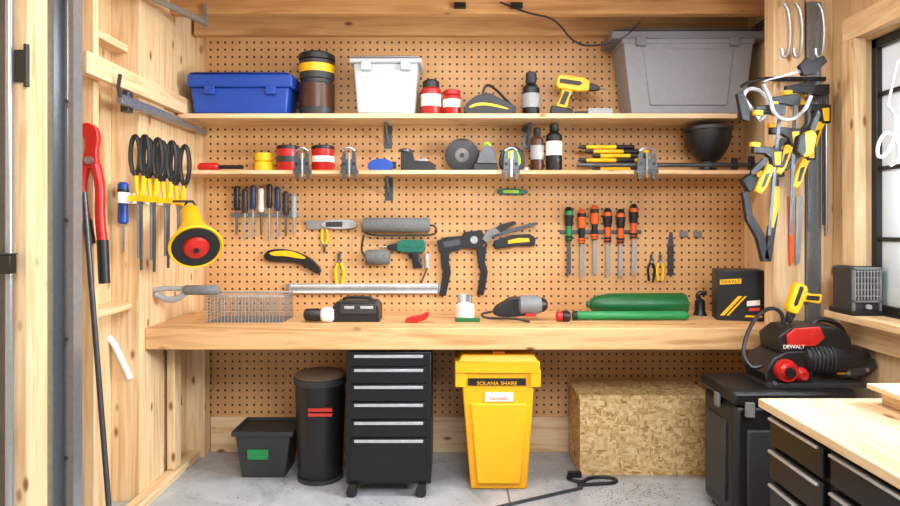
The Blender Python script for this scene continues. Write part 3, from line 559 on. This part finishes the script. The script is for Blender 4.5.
# sill heater
tool('grille_heater','small black and grey box with a grille front on the sill','heater',-1.02,[('case',DK,[BX((1.975,-1.02,1.05),(2.115,-.865,1.275))],{'bev':.01}),
 ('frame',GY,[BX((1.975,-1.035,1.06),(1.985,-1.02,1.27)),BX((2.105,-1.035,1.06),(2.115,-1.02,1.27)),BX((1.975,-1.035,1.26),(2.115,-1.02,1.272)),BX((1.975,-1.035,1.10),(2.115,-1.02,1.11))],{'bev':.001}),
 ('grille',LG,[BX((1.987+i*.0155,-1.030,1.112),(1.9905+i*.0155,-1.024,1.26)) for i in range(8)]+[BX((1.985,-1.031,1.13+i*.03),(2.105,-1.027,1.133+i*.03)) for i in range(5)],{'bev':0}),
 ('base',BK,[BX((1.965,-1.04,1.035),(2.125,-.855,1.06))]),('knob',LG,[lambda g,y:g.cyl((2.045,-1.035,1.08),(2.045,-1.05,1.08),.012)])],base=1.035)
tool('cable_coil','pale cable looped and hanging beside the window frame','cable',-1.2,[('cable',CORD,[R(1.7,[(888,105),(898,120),(890,150),(878,160),(877,145),(886,130),(898,140),(899,160),(890,166)]),R(1.2,[(888,106),(892,85),(898,60)])])])
# ---------------- right wall hanging tools ----------------
RW=-.702
tool('metal_track','grey vertical metal track on the post','metal track',-.73,[('track',GALV,[B(812,0,822,335,.012),B(810,0,813,335,.025,-.012),B(821,0,824,335,.025,-.012)],{'bev':.001})],wall=-.692)
tool('hook_rail','black steel rail holding the hanging clamps','rail',-.735,[('rail',BK,[B(766,76,828,80,.02)]),('arm',BK,[R(1.6,[(768,78),(752,80),(742,86)],dy=0)]),('peg',CS,[lambda g,y,u=u:g.cyl(W(u,78,y),W(u,78,y-.16),.004) for u in (776,790,806)])],wall=RW)
tool('frame_saw','pale steel curved frame saw hanging on the wall','saw',-.90,[('frame',LG,[R(2.0,[(742,98),(748,88),(760,90),(768,100),(768,112),(760,120)])]),('blade',SI,[P(.004,[(741,98),(744,96),(762,119),(760,122)])],{'bev':0}),('grip',BK,[P(.03,[(736,94),(742,92),(750,112),(748,122),(741,120)],0)])],group='small frame saws')
tool('frame_saw','steel hacksaw frame with black handle near the track','saw',-.95,[('frame',SB,[R(2.0,[(763,84),(770,98),(774,116),(790,121),(804,112),(811,96)])]),('blade',LG,[P(.004,[(762,82),(765,80),(806,68),(808,71)])],{'bev':0}),('grip',BK,[P(.03,[(798,66),(806,58),(812,62),(822,56),(826,62),(814,74),(802,76)],0)])],group='small frame saws')
for uo,l in ((793,'bent bright steel wire hook hanging on the wall'),(805,'bent bright steel wire hook beside the track'),(827,'curved bright steel hook on the wall')):
    tool('wire_hook',l,'hook',-.76,[('hook',SB,[R(1.6,[(uo-4,0),(uo+1,8),(uo+3,30),(uo+1,52),(uo-5,55),(uo-6,46)])])],wall=RW,group='steel wire hooks')
qclamp('long black and yellow quick bar clamp hanging upright',824,90,150,90,-.76,.9,False,jm=BK,a=.16)
qclamp('black and yellow quick bar clamp hanging beside the post',809,88,160,90,-.81,.9,False,jm=BK,a=.42)
qclamp('yellow and black bar clamp hanging low by the post',795,100,150,92,-.87,.9,False,jm=BK,a=.26)
qclamp('black bar clamp with yellow grip hanging near the shelf end',780,110,140,95,-.92,.9,False,jm=BK,a=.36)
tool('spring_clamp','yellow and black spring clamp hanging on the wall','clamp',-.99,[('body',YE,[P(.045,[(802,134),(810,130),(815,136),(811,154),(803,158),(798,152)])],{'bev':.006}),('grip',BK,[P(.05,[(797,136),(803,133),(804,152),(800,158),(794,152)])],{'bev':.006}),('tip',BK,[P(.03,[(808,129),(816,110),(820,113),(813,133)])])])
tool('pruning_saw','black and yellow handled folding frame saw hanging on the post','saw',-.78,[('frame',BK,[P(.03,[(746,192),(752,190),(756,214),(768,234),(774,262),(766,262),(760,238),(750,220)])],{'bev':.003}),('frame',BK,[P(.03,[(778,178),(783,178),(782,215),(775,262),(768,258),(776,212)])],{'bev':.003}),('grip',YE,[P(.034,[(777,186),(783,186),(783,206),(777,228),(772,226),(777,206)])],{'bev':.002}),('head',BK,[P(.05,[(745,180),(752,174),(762,168),(786,168),(788,176),(770,180),(752,192)])],{'bev':.004}),('guard',YE,[P(.054,[(758,171),(766,170),(768,175),(760,177)])],{'bev':.001})],wall=RW)
tool('hand_saw','steel blade saw with orange edge hanging on the wall','saw',-.73,[('blade',SI,[P(.004,[(798,196),(804,196),(802,262),(797,266)])],{'bev':0}),('grip',OR,[P(.02,[(790,196),(795,196),(795,262),(791,266)],0)])],wall=RW)
tool('pry_rod','slim steel rod hanging beside the track','rod',-.73,[('rod',SI,[R(1.3,[(829,110),(829,235)])]),('grip',BK,[R(2.4,[(829,84),(829,112)])])],wall=-.692)
# ---------------- left wall ----------------
def snips(u,yy,v0,v1,l):
    tool('shears',l,'shears',yy,[('handle',BK,[O(u-4.8,v0+19,4.6,19,2.3),]),('handle',BK,[O(u+4.8,v0+19,4.6,19,2.3)]),
     ('grip',YE,[R(2.8,[(u-4,v0+40),(u-3,v0+50),(u-1.5,v0+60)])]),('grip',YE,[R(2.8,[(u+4,v0+40),(u+3,v0+50),(u+1.5,v0+60)])]),('shank',BK,[R(2.6,[(u-5,v0+34),(u-4,v0+42)]),]),('shank',BK,[R(2.6,[(u+5,v0+34),(u+4,v0+42)]),]),
     ('blade',GY,[R(1.5,[(u-1.7,v0+58),(u-1.5,v1-12)],sm=0)]),('blade',CS,[R(1.4,[(u+1.7,v0+58),(u+1.2,v1)],sm=0)]),('pivot',SI,[D(u,v0+62,[(.3,-.012),(3,-.012),(3,.006)])])],group='shears hanging along the wall')
for u,yy,v0,v1 in ((140,-.90,136,270),(153,-.77,139,272),(167,-.63,142,268),(180,-.47,146,262)): snips(u,yy,v0,v1,'black and yellow handled shears with thin grey shafts')
tool('tool_rail','white slotted rail holding the shears along the wall','rack',-.7,[('rail',WH,[BX((-1.658,-.98,1.59),(-1.636,-.44,1.645))]),('peg',YE,[lambda g,y,yy=yy:g.box((-1.636,yy-.008,1.60),(-1.53,yy+.0,1.63)) for yy in (-.925,-.795,-.655,-.495)],{'bev':0})])
tool('screwdriver','blue handled screwdriver hanging on the wall','screwdriver',-.80,[('handle',BL,[L(122,[(182,3),(184,5),(205,4.5),(222,5),(224,3)],n=14)]),('shaft',SI,[L(122,[(224,1.3),(252,1.3)],n=8)]),('band',BK,[L(122,[(189,5.5),(196,5)],n=14)])],wall=-.761)
tool('bolt_cutter','red two armed bolt cutter hanging on the wall','bolt cutter',-1.19,[('jaw',RD,[P(.03,[(78,132),(80,124),(88,121),(97,126),(100,136),(97,150),(99,166),(90,170),(82,166),(85,150),(86,138)],1)],{'bev':.006}),('handle',RD,[R(4.2,[(86,164),(81,185),(83,205),(88,228)],n=14)]),('handle',RD,[R(4.8,[(95,164),(100,185),(99,215),(103,252)],n=14)]),('grip',BK,[R(5.4,[(102,240),(104,284)],sm=0,n=14)]),('grip',BK,[R(4.9,[(86,220),(90,244)],sm=0,n=14)]),('pivot',SI,[D(91,160,[(.4,-.03),(4,-.03),(4,-.015)])])],wall=-1.134,wallx=-1.745)
tool('metal_pole','long thin dark steel pole leaning against the wall','pole',-1.3,[('pole',CS,[lambda g,y:g.tube([W(84,190,-1.28),W(112,545,-1.22)],.012,10)])],base=0)
A0=W(190,212,-.56); A1=W(196,247,-.82); ln=(A1-A0).length
def horn(prof): return lambda g,y:g.axlathe(A0,A1,prof)
tool('hazard_lamp','deep yellow funnel lamp with dark mouth and red centre','warning lamp',-.60,[
 ('shell',YE,[horn([(.035,-.03),(.05,.0),(.06,ln*.45),(.105,ln*.8),(.132,ln*.97),(.136,ln),(.130,ln+.008),(.118,ln)])],{}),('mouth',BK,[horn([(.118,ln-.002),(.119,ln+.005),(.085,ln+.010),(.06,ln+.002)])]),('lens',RD,[horn([(.055,ln),(.066,ln+.006),(.058,ln+.022),(.03,ln+.030),(.005,ln+.032)])]),
 ('hub',BK,[horn([(.014,ln+.02),(.014,ln+.038),(.010,ln+.040)])]),('hanging_loop',BK,[lambda g,y:g.tube([A0+Vector((.03*math.cos(t),0,.03+.03*math.sin(t))) for t in [i*math.pi/8 for i in range(16)]],.006,8,closed=True)])])
tool('lamp_bracket','steel arm carrying the yellow lamp from the post','bracket',-.35,[('arm',CS,[lambda g,y:g.tube([(-1.66,-.56,A0.z+.06),(A0.x+.02,-.56,A0.z+.06)],.007,8)])])
tool('trowel_gun','curved metal handled hand tool fixed to the post','hand tool',-.60,[('barrel',GY,[H(290,[(176,4),(178,5),(208,5),(211,3.5)])]),('handle',LG,[R(3.2,[(148,294),(158,300),(170,299),(178,292)]),R(2.6,[(146,290),(160,288),(178,289)])])],wallx=-1.66)
tool('metal_bracket_rail','long angled steel rail with a hook end on the wall','rail',-1.0,[('rail',GALV,[BX((-1.618,-1.06,2.07),(-1.59,-.02,2.10))],{'bev':.001}),('flange',GALV,[BX((-1.618,-1.06,2.10),(-1.612,-.31,2.125))],{'bev':0}),('hook',CS,[lambda g,y:g.tube([(-1.605,-1.04,2.085),(-1.605,-1.07,2.15),(-1.58,-1.1,2.2)],.01,8)]),('mount',CS,[BX((-1.66,-.95,2.05),(-1.619,-.9,2.155))])])
def track(g,y):
    x0,x1=W(52,0,y).x,W(79,0,y).x; z1=2.85
    for a,b in (((x0,-1.40,0),(x1,-1.396,z1)),((x0,-1.455,0),(x0+.004,-1.40,z1)),((x1-.004,-1.455,0),(x1,-1.40,z1)),((x0,-1.459,0),(x0+.03,-1.455,z1)),((x1-.022,-1.459,0),(x1,-1.455,z1))): g.box(a,b)
    g.tube([((x0+x1)/2+.004,-1.408,0),((x0+x1)/2+.004,-1.408,z1)],.016,12)
tool('door_track','shiny galvanised vertical garage door track with bolt holes','door track',-1.42,[('channel',TRK,[track],{'bev':0}),('bolt',CS,[lambda g,y,z=z:g.cyl((-1.612,-1.459,z),(-1.612,-1.466,z),.009,n=10) for z in (.5,1.0,1.5,2.0,2.5)],{'bev':0})],base=0)
tool('door_rail_upright','tall dark metal upright with a steel pipe on the post','upright',-1.74,[('channel',CS,[BX((-1.705,-1.735,0),(-1.672,-1.722,2.82))],{'bev':.001}),('pipe',TRK,[lambda g,y:g.cyl((-1.655,-1.738,0),(-1.655,-1.738,2.82),.013)])],base=0)
tool('latch_box','small black latch box clamped on the metal upright','latch',-1.7,[('box',BK,[BX((-1.70,-1.79,1.30),(-1.615,-1.753,1.37))]),('lip',DK,[BX((-1.70,-1.795,1.37),(-1.61,-1.75,1.376))])])
tool('hinge','black steel hinge on the post','hinge',-1.6,[('leaf',BK,[BX((-1.64,-1.735,2.02),(-1.60,-1.721,2.14))]),('pin',BK,[lambda g,y:g.cyl((-1.595,-1.73,2.0),(-1.595,-1.73,2.16),.01)])])
tool('white_handle','white curved plastic handle hanging on the lower wall','handle',-.8,[('handle',WH,[R(3,[(106,338),(112,345),(120,362),(128,380)])])],wall=-.761)
tool('steel_rod','thin grey steel rod hanging below the bench','rod',-.3,[('rod',CS,[R(1.2,[(176,350),(179,380),(182,405)])])],wallx=-1.68)
tool('floor_bar','dark steel bar lying on the floor by the wall','bar',-.9,[('bar',DK,[BX((-1.80,-1.05,0),(-1.62,-1.0,.03))])],base=0)
# ceiling bits
tool('ceiling_cable','black cable sagging below the ceiling beam','cable',-.40,[('cable',BK,[R(1.0,[(500,2),(530,14),(555,18),(575,45),(600,46),(625,38),(640,22)])])])
for u in (460,517): tool('ceiling_clip','small black clip on the ceiling beam','clip',-.38,[('clip',BK,[B(u-6,2,u+6,8,.02)])],wall=-.36,group='ceiling clips')
def arm(g,y):
    a=Vector((-1.63,-.90,2.68)); b=Vector((-1.465,-.37,2.67)); d=(b-a).normalized(); s=Vector((d.y,-d.x,0))*.006; w=Vector((d.y,-d.x,0))*.03
    for o1,o2,z0,z1 in ((-s,s,0,.035),(-s,w,0,.006)):
        g.hexa([a+o1+Vector((0,0,z0)),b+o1+Vector((0,0,z0)),b+o2+Vector((0,0,z0)),a+o2+Vector((0,0,z0)),a+o1+Vector((0,0,z1)),b+o1+Vector((0,0,z1)),b+o2+Vector((0,0,z1)),a+o2+Vector((0,0,z1))])
tool('overhead_rail','galvanised overhead rail hanging under the ceiling beam','overhead rail',-.6,[('angle',TRK,[arm],{'bev':0}),('hanger',TRK,[BX((-1.475,-.375,2.66),(-1.455,-.361,2.80)),BX((-1.63,-.905,2.68),(-1.61,-.90,2.80))],{'bev':0})],group='overhead track arms')
tool('track_arm','dark steel arm in the upper corner','track arm',-.6,[('arm',DK,[lambda g,y:g.tube([(1.88,-.1,2.69),(1.90,-.6,2.72)],.014,8)])],group='overhead track arms')
# ---------------- light & camera ----------------
w=bpy.data.worlds.new('w'); SC.world=w; w.use_nodes=True; bgn=w.node_tree.nodes['Background']; bgn.inputs[0].default_value=(.80,.90,1,1); bgn.inputs[1].default_value=.68
def area(n,loc,rot,sx,sy,p,c):
    l=bpy.data.lights.new(n,'AREA'); l.shape='RECTANGLE'; l.size=sx; l.size_y=sy; l.energy=p; l.color=c
    o=bpy.data.objects.new(n,l); COL.objects.link(o); o.location=loc; o.rotation_euler=rot; return o
area('door_daylight',(.8,-4.6,3.2),(math.radians(58),0,math.radians(12)),2.2,1.0,140,(.95,.97,1))
area('window_daylight',(2.7,-2.0,2.0),(0,math.radians(75),0),1.2,.9,250,(.90,.96,1))
area('overhead_fill',(0.0,-1.3,2.82),(0,0,0),2.4,.2,42,(.98,.98,1))  # added overhead light without a fixture, for shadows under shelves and bench
cam=bpy.data.cameras.new('cam'); co=bpy.data.objects.new('camera',cam); COL.objects.link(co); co.location=(0,-CD,CH); co.rotation_euler=(math.pi/2,0,0)
cam.sensor_width=36; cam.lens=F/900*36; cam.shift_y=-28/900; cam.clip_start=.05
SC.camera=co
SC.view_settings.view_transform='Standard'
